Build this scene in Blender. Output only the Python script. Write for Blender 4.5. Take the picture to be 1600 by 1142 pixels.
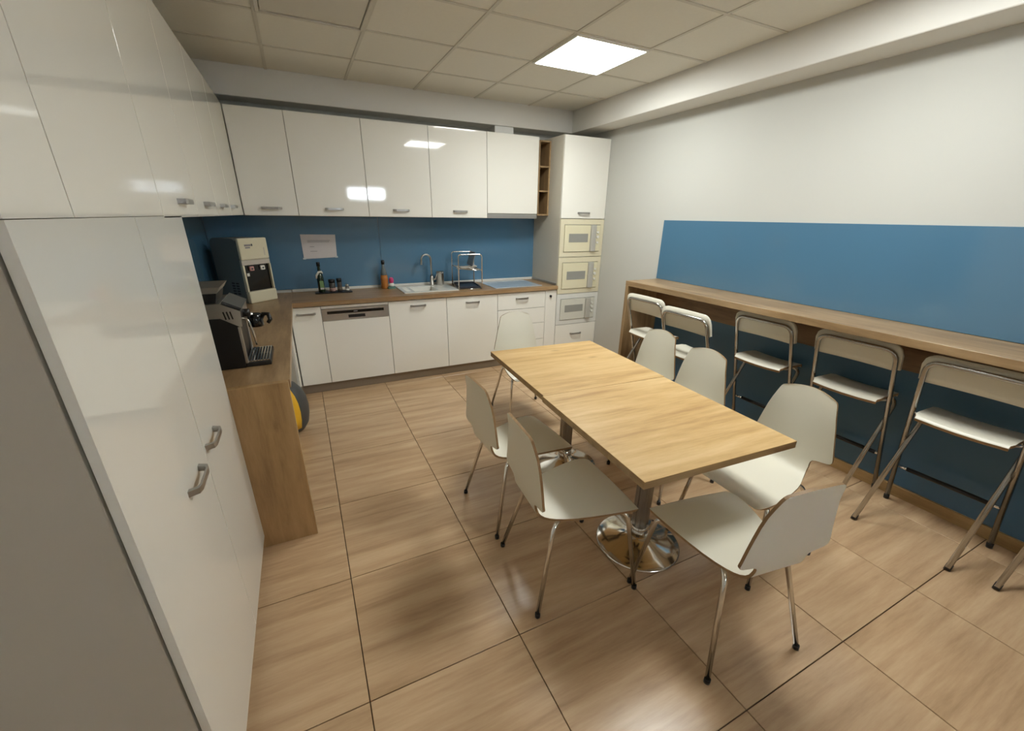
import bpy, bmesh, math, random
from mathutils import Vector, Matrix
random.seed(4)
scene = bpy.context.scene
COL = scene.collection
for o in list(bpy.data.objects):
    bpy.data.objects.remove(o)

# ------------------------------------------------------------------ camera, world, exposure
FPX, CX, CY, CZ = 647.4248, -2.7853, -4.551, 1.6211
YAW, PIT, ROL, PPX, PPY = -0.4558, -0.3766, 0.0139, -1.9976, 22.8631
cam = bpy.data.cameras.new('camera'); camo = bpy.data.objects.new('camera', cam); COL.objects.link(camo)
cyw, syw, cp, sp = math.cos(YAW), math.sin(YAW), math.cos(PIT), math.sin(PIT)
fwd = Vector((-syw*cp, cyw*cp, sp)); rgt = Vector((cyw, syw, 0)); upv = rgt.cross(fwd)
r2 = rgt*math.cos(ROL)+upv*math.sin(ROL); u2 = upv*math.cos(ROL)-rgt*math.sin(ROL)
m = Matrix((r2, u2, -fwd)).transposed().to_4x4(); m.translation = Vector((CX, CY, CZ)); camo.matrix_world = m
cam.sensor_fit = 'HORIZONTAL'; cam.sensor_width = 36.0; cam.lens = FPX/1600*36
cam.shift_x = -PPX/1600; cam.shift_y = PPY/1600; cam.clip_start = 0.02
scene.camera = camo
scene.view_settings.view_transform = 'Standard'; scene.view_settings.look = 'None'
scene.view_settings.exposure = 0.17; scene.view_settings.gamma = 1.0; scene.view_settings.use_curve_mapping = False
LAMP_E = 30.0
wd = bpy.data.worlds.new('world'); scene.world = wd; wd.use_nodes = True
wd.node_tree.nodes['Background'].inputs[0].default_value = (0.80, 0.90, 1.0, 1)
wd.node_tree.nodes['Background'].inputs[1].default_value = 55.0

# ------------------------------------------------------------------ materials
def srgb(r, g, b):
    f = lambda c: (c/255/12.92 if c/255 <= .04045 else ((c/255+.055)/1.055)**2.4)
    return (f(r), f(g), f(b), 1)
MAT = {}
def mat(name, col, rough=.5, metal=0., spec=.5, coat=0., trans=0., bump=None, noise=None, emit=None, ior=1.5):
    if name in MAT: return MAT[name]
    M = bpy.data.materials.new(name); M.use_nodes = True; nt = M.node_tree; b = nt.nodes['Principled BSDF']
    b.inputs['Base Color'].default_value = col; b.inputs['Roughness'].default_value = rough
    b.inputs['Metallic'].default_value = metal; b.inputs['Specular IOR Level'].default_value = spec
    b.inputs['Coat Weight'].default_value = coat; b.inputs['Coat Roughness'].default_value = .04
    b.inputs['Transmission Weight'].default_value = trans; b.inputs['IOR'].default_value = ior
    tc = nt.nodes.new('ShaderNodeTexCoord')
    if noise:
        sc, amt = noise
        n = nt.nodes.new('ShaderNodeTexNoise'); n.inputs['Scale'].default_value = sc; n.inputs['Detail'].default_value = 6
        nt.links.new(tc.outputs['Object'], n.inputs['Vector'])
        mx = nt.nodes.new('ShaderNodeMix'); mx.data_type = 'RGBA'
        mx.inputs[6].default_value = [c*(1-amt) for c in col[:3]]+[1]; mx.inputs[7].default_value = [min(1, c*(1+amt)) for c in col[:3]]+[1]
        nt.links.new(n.outputs['Fac'], mx.inputs[0]); nt.links.new(mx.outputs[2], b.inputs['Base Color'])
    if bump:
        sc, st = bump
        n = nt.nodes.new('ShaderNodeTexNoise'); n.inputs['Scale'].default_value = sc; n.inputs['Detail'].default_value = 4
        nt.links.new(tc.outputs['Object'], n.inputs['Vector'])
        bp = nt.nodes.new('ShaderNodeBump'); bp.inputs['Strength'].default_value = st; bp.inputs['Distance'].default_value = .002
        nt.links.new(n.outputs['Fac'], bp.inputs['Height']); nt.links.new(bp.outputs[0], b.inputs['Normal'])
    if emit:
        b.inputs['Emission Color'].default_value = emit[0]; b.inputs['Emission Strength'].default_value = emit[1]
    MAT[name] = M; return M
def wood(name, dark, mid, light, axis='x', stretch=9., scale=3., rough=.45, rand=False, knots=.0, streak=1.0):
    """stripes that run along one axis, broken by finer grain"""
    M = bpy.data.materials.new(name); M.use_nodes = True; nt = M.node_tree; L = nt.links; b = nt.nodes['Principled BSDF']
    b.inputs['Roughness'].default_value = rough
    tc = nt.nodes.new('ShaderNodeTexCoord'); mp = nt.nodes.new('ShaderNodeMapping')
    s = [stretch]*3; s['xyz'.index(axis)] = 1.0; mp.inputs['Scale'].default_value = s
    vec = tc.outputs['Object']
    if rand:
        oi = nt.nodes.new('ShaderNodeObjectInfo'); ml = nt.nodes.new('ShaderNodeMath'); ml.operation = 'MULTIPLY'; ml.inputs[1].default_value = 57.
        L.new(oi.outputs['Random'], ml.inputs[0]); ad = nt.nodes.new('ShaderNodeVectorMath'); ad.operation = 'ADD'
        L.new(vec, ad.inputs[0]); L.new(ml.outputs[0], ad.inputs[1]); vec = ad.outputs[0]
    L.new(vec, mp.inputs['Vector'])
    n1 = nt.nodes.new('ShaderNodeTexNoise'); n1.inputs['Scale'].default_value = scale; n1.inputs['Detail'].default_value = 5; n1.inputs['Roughness'].default_value = .55; n1.inputs['Distortion'].default_value = .25
    n2 = nt.nodes.new('ShaderNodeTexNoise'); n2.inputs['Scale'].default_value = scale*6; n2.inputs['Detail'].default_value = 6; n2.inputs['Roughness'].default_value = .7
    L.new(mp.outputs[0], n1.inputs['Vector']); L.new(mp.outputs[0], n2.inputs['Vector'])
    mm = nt.nodes.new('ShaderNodeMath'); mm.operation = 'MULTIPLY_ADD'; mm.inputs[1].default_value = .28
    m0 = nt.nodes.new('ShaderNodeMath'); m0.operation = 'MULTIPLY'; m0.inputs[1].default_value = .74
    L.new(n1.outputs['Fac'], m0.inputs[0]); L.new(n2.outputs['Fac'], mm.inputs[0]); L.new(m0.outputs[0], mm.inputs[2])
    fac = mm.outputs[0]
    cr = nt.nodes.new('ShaderNodeValToRGB'); e = cr.color_ramp.elements
    e[0].position = .5-.17/streak; e[0].color = dark; e[1].position = .5+.17/streak; e[1].color = light
    k = e.new(.5); k.color = mid
    L.new(fac, cr.inputs[0]); out = cr.outputs[0]
    if knots:
        mp2 = nt.nodes.new('ShaderNodeMapping'); s2 = [2.2]*3; s2['xyz'.index(axis)] = 1.; mp2.inputs['Scale'].default_value = s2; L.new(vec, mp2.inputs['Vector'])
        vo = nt.nodes.new('ShaderNodeTexVoronoi'); vo.inputs['Scale'].default_value = knots; L.new(mp2.outputs[0], vo.inputs['Vector'])
        c2 = nt.nodes.new('ShaderNodeValToRGB'); q = c2.color_ramp.elements; q[0].position = .02; q[0].color = (.55, .5, .45, 1); q[1].position = .12; q[1].color = (1, 1, 1, 1)
        L.new(vo.outputs['Distance'], c2.inputs[0]); mx = nt.nodes.new('ShaderNodeMix'); mx.data_type = 'RGBA'; mx.blend_type = 'MULTIPLY'; mx.inputs[0].default_value = .7
        L.new(out, mx.inputs[6]); L.new(c2.outputs[0], mx.inputs[7]); out = mx.outputs[2]
    L.new(out, b.inputs['Base Color'])
    bp = nt.nodes.new('ShaderNodeBump'); bp.inputs['Strength'].default_value = .12; bp.inputs['Distance'].default_value = .001
    L.new(n2.outputs['Fac'], bp.inputs['Height']); L.new(bp.outputs[0], b.inputs['Normal'])
    MAT[name] = M; return M

GLOSS = mat('gloss_white_lacquer', srgb(240, 238, 229), .05, coat=.3)
STOOLC = mat('stool_steel_tube', (.46, .45, .43, 1), .2, metal=1.)
WALLR = mat('rear_wall_paint', srgb(236, 234, 228), .85)
CARC = mat('carcass_white_board', srgb(205, 199, 184), .45)
SIDE = mat('carcass_grey_side', srgb(196, 188, 174), .5)
WALL = mat('wall_paint', srgb(199, 199, 193), .85, bump=(180, .08))
CEILW = mat('ceiling_tile_board', srgb(226, 223, 212), .95, noise=(40, .03), bump=(120, .15))
GRID = mat('ceiling_grid_paint', srgb(206, 202, 190), .6)
BULK = mat('bulkhead_plaster', srgb(224, 222, 216), .9, bump=(90, .12))
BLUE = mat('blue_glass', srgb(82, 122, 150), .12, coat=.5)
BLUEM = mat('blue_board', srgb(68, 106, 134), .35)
CHROME = mat('chrome', (.78, .77, .75, 1), .12, metal=1.)
STEEL = mat('brushed_steel', (.52, .50, .47, 1), .32, metal=1., bump=(300, .05))
GREYMET = mat('grey_metal', (.42, .41, .39, 1), .35, metal=.9)
BLACK = mat('black_plastic', srgb(22, 21, 21), .35)
BLKG = mat('black_gloss', srgb(14, 14, 15), .1)
DGREY = mat('dark_grey_plastic', srgb(66, 68, 68), .45)
GREYSIDE = mat('grey_dispenser_shell', srgb(104, 110, 108), .5)
IVORY = mat('ivory_plastic', srgb(222, 214, 186), .4)
IVGLASS = mat('ivory_oven_glass', srgb(226, 219, 188), .2)
WHGLASS = mat('white_oven_glass', srgb(214, 213, 202), .2)
CERAM = mat('white_ceramic', srgb(232, 230, 222), .15)
CHAIRW = mat('chair_white_laminate', srgb(226, 222, 206), .33)
PLY = mat('plywood_edge', srgb(150, 118, 78), .5, noise=(60, .2))
KICK = mat('kickboard_taupe', srgb(150, 136, 118), .5)
YEL = mat('yellow_plastic', srgb(236, 184, 44), .4)
PAPER = mat('paper', srgb(214, 208, 206), .8)
INK = mat('grey_ink', srgb(140, 136, 138), .8)
WSTRIP = mat('white_upstand', srgb(222, 222, 216), .4)
GLASSM = mat('clear_glass', (1, 1, 1, 1), .02, trans=1., ior=1.45)
nt_ = GLASSM.node_tree; nt_.nodes.remove(nt_.nodes['Principled BSDF'])
tr_ = nt_.nodes.new('ShaderNodeBsdfTransparent'); gl_ = nt_.nodes.new('ShaderNodeBsdfGlossy'); gl_.inputs['Roughness'].default_value = .02; mx_ = nt_.nodes.new('ShaderNodeMixShader'); mx_.inputs[0].default_value = .08
nt_.links.new(tr_.outputs[0], mx_.inputs[1]); nt_.links.new(gl_.outputs[0], mx_.inputs[2]); nt_.links.new(mx_.outputs[0], nt_.nodes['Material Output'].inputs[0])
GREENB = mat('green_bottle_glass', srgb(30, 44, 24), .08, coat=.4)
LABELG = mat('green_label', srgb(120, 150, 98), .6)
AMBER = mat('amber_liquid', srgb(176, 112, 52), .15)
PINK = mat('pink_plastic', srgb(206, 62, 118), .4)
TEAL = mat('teal_dish', srgb(92, 128, 120), .4)
HOB = mat('white_hob_glass', srgb(192, 200, 208), .06, coat=.5)
DUCT = mat('duct_white', srgb(226, 226, 222), .5)
GROUT = mat('tile_grout', srgb(74, 58, 42), .8)
LAMPM = mat('lamp_diffuser', (1, 1, 1, 1), .5, emit=((.97, 1., .965, 1), LAMP_E))
UNLIT = mat('unlit_diffuser', srgb(208, 203, 190), .4)
FLOORW = wood('floor_tile_woodlook', srgb(166, 135, 101), srgb(196, 164, 128), srgb(214, 184, 147), 'x', 11., 1.3, .24, rand=True, streak=.85)
TABLEW = wood('table_oak', srgb(172, 132, 80), srgb(200, 164, 108), srgb(216, 184, 132), 'x', 9., 1.6, .38, rand=True, knots=2.6)
EDGEW = wood('table_edge_oak', srgb(128, 98, 60), srgb(150, 120, 78), srgb(166, 136, 92), 'x', 9., 2., .5)
OAKX = wood('worktop_oak_lengthwise', srgb(124, 96, 64), srgb(152, 122, 86), srgb(172, 142, 104), 'x', 8., 2.2, .35)
OAKY = wood('worktop_oak_crosswise', srgb(124, 96, 64), srgb(152, 122, 86), srgb(172, 142, 104), 'y', 8., 2.2, .35)
OAKZ = wood('end_panel_oak', srgb(136, 104, 66), srgb(164, 130, 86), srgb(180, 146, 102), 'z', 8., 2., .4, knots=3.)
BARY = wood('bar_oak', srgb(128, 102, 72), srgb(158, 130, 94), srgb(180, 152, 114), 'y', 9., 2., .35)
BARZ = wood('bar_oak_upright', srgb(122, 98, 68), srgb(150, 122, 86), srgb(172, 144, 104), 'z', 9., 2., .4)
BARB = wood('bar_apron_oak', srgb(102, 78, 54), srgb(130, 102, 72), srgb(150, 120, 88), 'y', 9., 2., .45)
BASEB = wood('baseboard_oak', srgb(150, 118, 74), srgb(172, 140, 92), srgb(188, 156, 108), 'y', 9., 2., .4)

# ------------------------------------------------------------------ mesh helpers
def bm_box(bm, x0, x1, y0, y1, z0, z1, bev=0., seg=1, mi=0):
    vs = [bm.verts.new(v) for v in ((x0,y0,z0),(x1,y0,z0),(x1,y1,z0),(x0,y1,z0),(x0,y0,z1),(x1,y0,z1),(x1,y1,z1),(x0,y1,z1))]
    fs = [bm.faces.new([vs[i] for i in f]) for f in ((3,2,1,0),(4,5,6,7),(0,1,5,4),(1,2,6,5),(2,3,7,6),(3,0,4,7))]
    for f in fs: f.material_index = mi
    if bev > 0:
        es = list({e for f in fs for e in f.edges})
        bmesh.ops.bevel(bm, geom=es, offset=bev, segments=seg, affect='EDGES', profile=.6, material=mi)
def fillet(pts, r, n=5):
    pts = [Vector(p) for p in pts]; out = [pts[0]]
    for i in range(1, len(pts)-1):
        a, b, c = pts[i-1], pts[i], pts[i+1]
        d1, d2 = (a-b), (c-b); rr = min(r, d1.length*.48, d2.length*.48)
        p, q = b+d1.normalized()*rr, b+d2.normalized()*rr
        for k in range(n+1):
            t = k/n; out.append(p*(1-t)**2+b*2*t*(1-t)+q*t*t)
    out.append(pts[-1]); return out
def bm_tube(bm, pts, r, n=10, fr=0., cap=True, mi=0, flat=None):
    if fr and not isinstance(r, (list, tuple)): pts = fillet(pts, fr)
    pts = [Vector(p) for p in pts]
    rr = r if isinstance(r, (list, tuple)) else [r]*len(pts)
    t0 = (pts[1]-pts[0]).normalized()
    nrm = t0.orthogonal().normalized() if flat is None else (Vector(flat)-t0*Vector(flat).dot(t0)).normalized()
    rings = []
    for i, p in enumerate(pts):
        t = (pts[min(i+1, len(pts)-1)]-pts[max(i-1, 0)]).normalized()
        nrm = (nrm-t*nrm.dot(t)).normalized(); bn = t.cross(nrm)
        rings.append([bm.verts.new(p+(nrm*math.cos(2*math.pi*k/n)+bn*math.sin(2*math.pi*k/n))*rr[i]) for k in range(n)])
    for a, b in zip(rings, rings[1:]):
        for k in range(n):
            f = bm.faces.new((a[k], a[(k+1) % n], b[(k+1) % n], b[k])); f.smooth = True; f.material_index = mi
    if cap:
        f = bm.faces.new(rings[0][::-1]); f.material_index = mi; f = bm.faces.new(rings[-1]); f.material_index = mi
def bm_lathe(bm, prof, n=24, c=(0, 0, 0), mi=0, smooth=True, cap=True):
    rings = []
    for r, z in prof:
        rings.append([bm.verts.new((c[0]+r*math.cos(2*math.pi*k/n), c[1]+r*math.sin(2*math.pi*k/n), c[2]+z)) for k in range(n)])
    for a, b in zip(rings, rings[1:]):
        for k in range(n):
            f = bm.faces.new((a[k], a[(k+1) % n], b[(k+1) % n], b[k])); f.smooth = smooth; f.material_index = mi
    if cap:
        bm.faces.new(rings[0][::-1]).material_index = mi; bm.faces.new(rings[-1]).material_index = mi
def bm_prism(bm, poly, axis, a0, a1, mi=0, smooth=False):
    """extrude a closed 2D outline along an axis (poly in the other two axes, cyclic order)"""
    def P(p, a):
        return {'x': (a, p[0], p[1]), 'y': (p[0], a, p[1]), 'z': (p[0], p[1], a)}[axis]
    A = [bm.verts.new(P(p, a0)) for p in poly]; B = [bm.verts.new(P(p, a1)) for p in poly]
    n = len(poly); fs = [bm.faces.new(A[::-1]), bm.faces.new(B)]
    for k in range(n):
        f = bm.faces.new((A[k], A[(k+1) % n], B[(k+1) % n], B[k])); f.smooth = smooth; fs.append(f)
    for f in fs: f.material_index = mi
    bmesh.ops.recalc_face_normals(bm, faces=fs)
def rounded(w, h, r, n=6, cx=0, cy=0):
    out = []
    for sx, sy, a0 in ((1, 1, 0), (-1, 1, 90), (-1, -1, 180), (1, -1, 270)):
        for k in range(n+1):
            a = math.radians(a0+90*k/n); out.append((cx+sx*(w/2-r)+r*math.cos(a), cy+sy*(h/2-r)+r*math.sin(a)))
    return out
def obj(name, bm, mats, parent=None, world=True):
    me = bpy.data.meshes.new(name); bmesh.ops.recalc_face_normals(bm, faces=bm.faces[:]) ; bm.to_mesh(me); bm.free()
    for m_ in (mats if isinstance(mats, (list, tuple)) else [mats]): me.materials.append(m_)
    o = bpy.data.objects.new(name, me); COL.objects.link(o)
    if parent is not None:
        o.parent = parent
        if world:
            off = Vector(parent.location); q = parent.parent
            while q is not None: off += Vector(q.location); q = q.parent
            o.location = -off
    return o
def box(name, x0, x1, y0, y1, z0, z1, m_, parent=None, bev=.0015, seg=1, world=True):
    bm = bmesh.new(); bm_box(bm, min(x0, x1), max(x0, x1), min(y0, y1), max(y0, y1), min(z0, z1), max(z0, z1), bev, seg)
    return obj(name, bm, m_, parent, world)
def tag(o, label, cat, group=None, kind=None):
    if label: o['label'] = label
    if cat: o['category'] = cat
    if group: o['group'] = group
    if kind: o['kind'] = kind
    return o
def thing(name, loc, label, cat, group=None, rz=0.):
    e = bpy.data.objects.new(name, None); COL.objects.link(e); e.location = loc; e.rotation_euler = (0, 0, rz); e.empty_display_size = .1
    return tag(e, label, cat, group)
def struct(o): o['kind'] = 'structure'; return o
def dup(root, loc, rz, label, group=None):
    def cp_(o, par):
        c = o.copy(); COL.objects.link(c); c.parent = par
        for ch in list(o.children): cp_(ch, c)
        return c
    r = cp_(root, None); r.location = loc; r.rotation_euler = (0, 0, rz); r['label'] = label
    if group: r['group'] = group
    return r

# ------------------------------------------------------------------ room constants
XL, XR, YB, YR, HC = -3.53, 0.39, 0.15, -7.0, 2.694
YBK, XBK, ZBK = -0.0655, 0.128, 2.487
YD, YU = -0.4508, -0.1807           # front planes of base and wall cabinets on the back wall
XLD = -3.172                         # front plane of tall and wall cabinets on the left wall
ZW0, ZW1 = .848, .888                # worktop
ZU0, ZU1 = 1.599, 2.404

# floor: slab with one tile object per tile
fl = struct(box('floor', XL-.1, XR+.1, YR-.1, YB+.1, -.12, -.007, GROUT, bev=0))
def cuts(o, step, a, b):
    k = math.ceil((a-o)/step-1e-6); L = [a]
    while o+k*step < b-1e-6:
        if o+k*step > a+.01: L.append(o+k*step)
        k += 1
    return L+[b]
tile_mesh = {}
def tiles(name, xs, ys, z0, z1, m_, parent, gap, bev, skip=()):
    for i in range(len(xs)-1):
        for j in range(len(ys)-1):
            if (i, j) in skip: continue
            w, d = round(xs[i+1]-xs[i]-gap, 4), round(ys[j+1]-ys[j]-gap, 4)
            key = (name, w, d)
            if key not in tile_mesh:
                bm = bmesh.new(); bm_box(bm, -w/2, w/2, -d/2, d/2, 0, z1-z0, bev)
                me = bpy.data.meshes.new(name); bm.to_mesh(me); bm.free(); me.materials.append(m_); tile_mesh[key] = me
            o = bpy.data.objects.new(name, tile_mesh[key]); COL.objects.link(o)
            o.location = ((xs[i]+xs[i+1])/2, (ys[j]+ys[j+1])/2, z0); o.parent = parent
fx, fy = cuts(-2.8032, .6, XL, XR), cuts(-1.081, .6, YR, YB)
tiles('floor_tile', fx, fy, -.007, 0, FLOORW, fl, .0035, .0012)

# walls
struct(box('wall_back', XL-.1, XR+.1, YB, YB+.1, -.12, 2.85, WALL, bev=0))
struct(box('wall_left', XL-.1, XL, YR, YB, -.12, 2.85, WALLR, bev=0))
struct(box('wall_right', XR, XR+.1, YR, YB, -.12, 2.85, WALL, bev=0))
WX0, WX1, WZ0, WZ1 = -1.62, -.72, 1.93, 2.22
bm = bmesh.new()
bm_box(bm, XL-.1, WX0, YR-.1, YR, -.12, 2.85); bm_box(bm, WX1, XR+.1, YR-.1, YR, -.12, 2.85)
bm_box(bm, WX0, WX1, YR-.1, YR, -.12, WZ0); bm_box(bm, WX0, WX1, YR-.1, YR, WZ1, 2.85)
struct(obj('wall_front', bm, WALLR))
bm = bmesh.new()
for a in ((WX0, WX0+.04, WZ0, WZ1), (WX1-.04, WX1, WZ0, WZ1), (WX0+.04, WX1-.04, WZ0, WZ0+.035), (WX0+.04, WX1-.04, WZ1-.035, WZ1), (-1.19, -1.15, WZ0+.035, WZ1-.035)):
    bm_box(bm, a[0], a[1], YR-.07, YR-.02, a[2], a[3])
wn = struct(obj('window_1', bm, CERAM))
for a, b in ((WX0+.04, -1.19), (-1.15, WX1-.04)):
    box('pane', a, b, YR-.05, YR-.044, WZ0+.035, WZ1-.035, GLASSM, wn, 0)

# ceiling: slab, tiles in a grid of bars, two bulkheads
ce = struct(box('ceiling', XL-.1, XR+.1, YR-.1, YB+.1, HC+.02, HC+.16, CEILW, bev=0))
cxs, cys = cuts(-1.0223, .6, XL, XBK), cuts(-.6366, .6, YR, YBK)
def cell(x, y):
    i = max(k for k in range(len(cxs)-1) if cxs[k] <= x); j = max(k for k in range(len(cys)-1) if cys[k] <= y); return i, j
LAMPS = [(-.7223, -1.5366), (-.7223, -3.3366)]
DEAD = [(-2.5223, -1.5366)]
skips = {cell(*c) for c in LAMPS+DEAD}
tiles('ceiling_tile', cxs, cys, HC+.005, HC+.019, CEILW, ce, .012, .003, skips)
for x in cxs[1:-1]: box('grid_bar', x-.011, x+.011, YR, YBK, HC, HC+.012, GRID, ce, .001)
for y in cys[1:-1]:
    for i in range(len(cxs)-1):
        box('grid_bar', cxs[i]+(.0115 if i else 0), cxs[i+1]-.0115, y-.011, y+.011, HC, HC+.012, GRID, ce, .001)
struct(box('trim_1', XL, XR, YBK, YB, ZBK, HC+.02, BULK, bev=.004))
struct(box('trim_2', XBK, XR, YR, YBK, ZBK, HC+.02, BULK, bev=.004))
LLAB = ['bright square ceiling light panel above the table end toward the ovens', 'square ceiling light panel above the free end of the table']
for (lx, ly), lb in zip(LAMPS, LLAB):
    t = thing('ceiling_light', (lx, ly, HC), lb, 'light', 'lit ceiling panels')
    bm = bmesh.new(); h = .298
    for a in ((-h, h, -h, -h+.016), (-h, h, h-.016, h), (-h, -h+.016, -h+.016, h-.016), (h-.016, h, -h+.016, h-.016)):
        bm_box(bm, lx+a[0], lx+a[1], ly+a[2], ly+a[3], HC-.012, HC+.014, .001)
    obj('frame', bm, CERAM, t)
    box('diffuser', lx-h+.0165, lx+h-.0165, ly-h+.0165, ly+h-.0165, HC-.008, HC+.004, LAMPM, t, 0)
for lx, ly in DEAD:
    t = thing('ceiling_panel', (lx, ly, HC), 'unlit framed square panel set into the ceiling grid', 'ceiling panel')
    bm = bmesh.new(); h = .296
    for a in ((-h, h, -h, -h+.022), (-h, h, h-.022, h), (-h, -h+.022, -h+.022, h-.022), (h-.022, h, -h+.022, h-.022)):
        bm_box(bm, lx+a[0], lx+a[1], ly+a[2], ly+a[3], HC-.012, HC+.014, .002)
    obj('frame', bm, GRID, t)
    box('cover', lx-h+.0265, lx+h-.0265, ly-h+.0265, ly+h-.0265, HC-.004, HC+.006, UNLIT, t, .002)

# blue panels and baseboard
def bluepanel(name, label, *b, m_=BLUE):
    return tag(box(name, *b, m_, bev=.001), label, 'wall panel')
bluepanel('splashback', 'blue glass splashback behind the sink and hob', -2.03, -.201, YB-.008, YB-.001, ZW1+.028, ZU0)
bluepanel('splashback', 'blue glass splashback with the paper notice taped to it', XL+.008, -2.032, YB-.008, YB-.001, ZW1+.028, ZU0)
bluepanel('splashback', 'blue splashback on the side wall behind the coffee machine', XL+.001, XL+.008, -2.44, YB-.009, ZW1+.001, ZU0)
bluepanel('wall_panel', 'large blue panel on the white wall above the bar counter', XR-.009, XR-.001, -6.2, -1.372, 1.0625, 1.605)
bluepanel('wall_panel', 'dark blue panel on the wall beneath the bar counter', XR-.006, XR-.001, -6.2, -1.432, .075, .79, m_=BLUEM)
struct(box('baseboard_right', XR-.016, XR-.001, -6.2, -1.432, 0, .072, BASEB, bev=.002))

# ------------------------------------------------------------------ kitchen units
def handle(parent, c, axis, out, L=.16, name='handle', m_=GREYMET):
    """bow handle: flat bar on two feet; c = centre on the door face, axis = run direction, out = outward direction"""
    c, a, o = Vector(c), Vector(axis), Vector(out); bm = bmesh.new()
    n = a.cross(o); d, w, th = .030, .009, .006
    prof = [(-L/2, 0), (-L/2+.012, d*.85), (-L/2+.03, d), (L/2-.03, d), (L/2-.012, d*.85), (L/2, 0)]
    inner = [(-L/2+.016, 0), (-L/2+.022, d*.85-th), (-L/2+.034, d-th), (L/2-.034, d-th), (L/2-.022, d*.85-th), (L/2-.016, 0)]
    V = {}
    for si, s in enumerate((-1, 1)):
        for k, (p, q) in enumerate(zip(prof, inner)):
            V[si, 0, k] = bm.verts.new(c+a*p[0]+o*p[1]+n*w*s); V[si, 1, k] = bm.verts.new(c+a*q[0]+o*q[1]+n*w*s)
    for k in range(5):
        bm.faces.new((V[0,0,k], V[0,0,k+1], V[1,0,k+1], V[1,0,k])); bm.faces.new((V[0,1,k+1], V[0,1,k], V[1,1,k], V[1,1,k+1]))
        for si in (0, 1): bm.faces.new((V[si,0,k], V[si,1,k], V[si,1,k+1], V[si,0,k+1]))
    return obj(name, bm, m_, parent)
G = .0022
def front(parent, name, x0, x1, z0, z1, y, hz=None, hx=None, m_=GLOSS, L=.16):
    d = box(name, x0+G, x1-G, y, y+.018, z0+G, z1-G, m_, parent, .0012)
    if hz is not None: handle(d, ((x0+x1)/2 if hx is None else hx, y, hz), (1, 0, 0), (0, -1, 0), L)
    return d
def carcass(parent, x0, x1, y0, y1, z0, z1, m_=CARC):
    return box('carcass', x0+.001, x1-.001, y0+.004, y1, z0, z1, m_, parent, .001)

GB = 'white base units along the back wall'
t = thing('base_cabinet', (-2.84, -.15, .1), 'narrow white base cabinet in the corner beside the dishwasher', 'cabinet', GB)
carcass(t, -2.955, -2.7024, YD+.0185, YB-.002, .1, ZW0-.001); front(t, 'door', -2.955, -2.7024, .1, .84, YD, .779)
t = thing('dishwasher', (-2.4, -.15, .1), 'built-in dishwasher with steel control strip and white front', 'dishwasher')
carcass(t, -2.7024, -2.1031, YD+.03, YB-.002, .1, ZW0-.001, DGREY)
box('filler_strip', -2.7009, -2.1046, YD, YD+.028, .815, .84, GLOSS, t)
cpn = box('control_panel', -2.7009, -2.1046, YD-.004, YD+.028, .703, .8125, STEEL, t)
box('display', -2.655, -2.15, YD-.006, YD-.0042, .764, .79, BLKG, cpn, .0005)
box('grip_recess', -2.475, -2.325, YD-.0055, YD-.0042, .72, .748, BLACK, cpn, .0005)
box('logo_mark', -2.425, -2.39, YD-.0066, YD-.0061, .774, .781, INK, cpn, 0)
front(t, 'door_front', -2.7024, -2.1031, .1, .702, YD)
t = thing('base_cabinet', (-1.81, -.15, .1), 'white base cabinet under the sink, beside the dishwasher', 'cabinet', GB)
bm = bmesh.new()
for a in ((-2.102, -2.085, YD+.0185, YB-.002, .1, ZW0-.001), (-1.5385, -1.5215, YD+.0185, YB-.002, .1, ZW0-.001), (-2.085, -1.5385, YD+.0185, YB-.002, .1, .117), (-2.085, -1.5385, YB-.01, YB-.002, .117, ZW0-.001)): bm_box(bm, *a)
obj('carcass', bm, CARC, t); front(t, 'door', -2.1031, -1.5207, .1, .84, YD, .783)
t = thing('base_cabinet', (-1.23, -.15, .1), 'white base cabinet under the dish rack, beside the drawers', 'cabinet', GB)
bm = bmesh.new()
for a in ((-1.5205, -1.505, YD+.0185, YB-.002, .1, ZW0-.001), (-.963, -.9465, YD+.0185, YB-.002, .1, ZW0-.001), (-1.505, -.963, YD+.0185, YB-.002, .1, .117), (-1.505, -.963, YB-.01, YB-.002, .117, ZW0-.001)): bm_box(bm, *a)
obj('carcass', bm, CARC, t); front(t, 'door', -1.5207, -.9455, .1, .84, YD, .774)
t = thing('drawer_unit', (-.65, -.15, .1), 'white four drawer base unit under the hob', 'cabinet', GB)
carcass(t, -.9455, -.349, YD+.0185, YB-.002, .1, ZW0-.001)
front(t, 'drawer', -.9455, -.349, .657, .84, YD, .774); front(t, 'drawer', -.9455, -.349, .478, .657, YD)
front(t, 'drawer', -.9455, -.349, .284, .478, YD); front(t, 'drawer', -.9455, -.349, .1, .284, YD)
t = thing('base_cabinet', (-.27, -.15, .1), 'slim white base panel with a round lock beside the oven column', 'cabinet', GB)
carcass(t, -.349, -.2, YD+.0185, YB-.002, .1, ZW0-.001); d = front(t, 'door', -.349, -.199, .1, .84, YD)
bm = bmesh.new(); bm_tube(bm, [(-.282, YD+.002, .775), (-.282, YD-.014, .775)], .013, 16); bm_tube(bm, [(-.282, YD-.006, .775), (-.282, YD-.02, .762)], .006, 8); obj('lock', bm, BLACK, d)
tag(box('kickboard', -2.97, XR-.002, -.40, -.385, 0, .0985, KICK), 'taupe kickboard along the floor under the back base units', 'kickboard')

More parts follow.
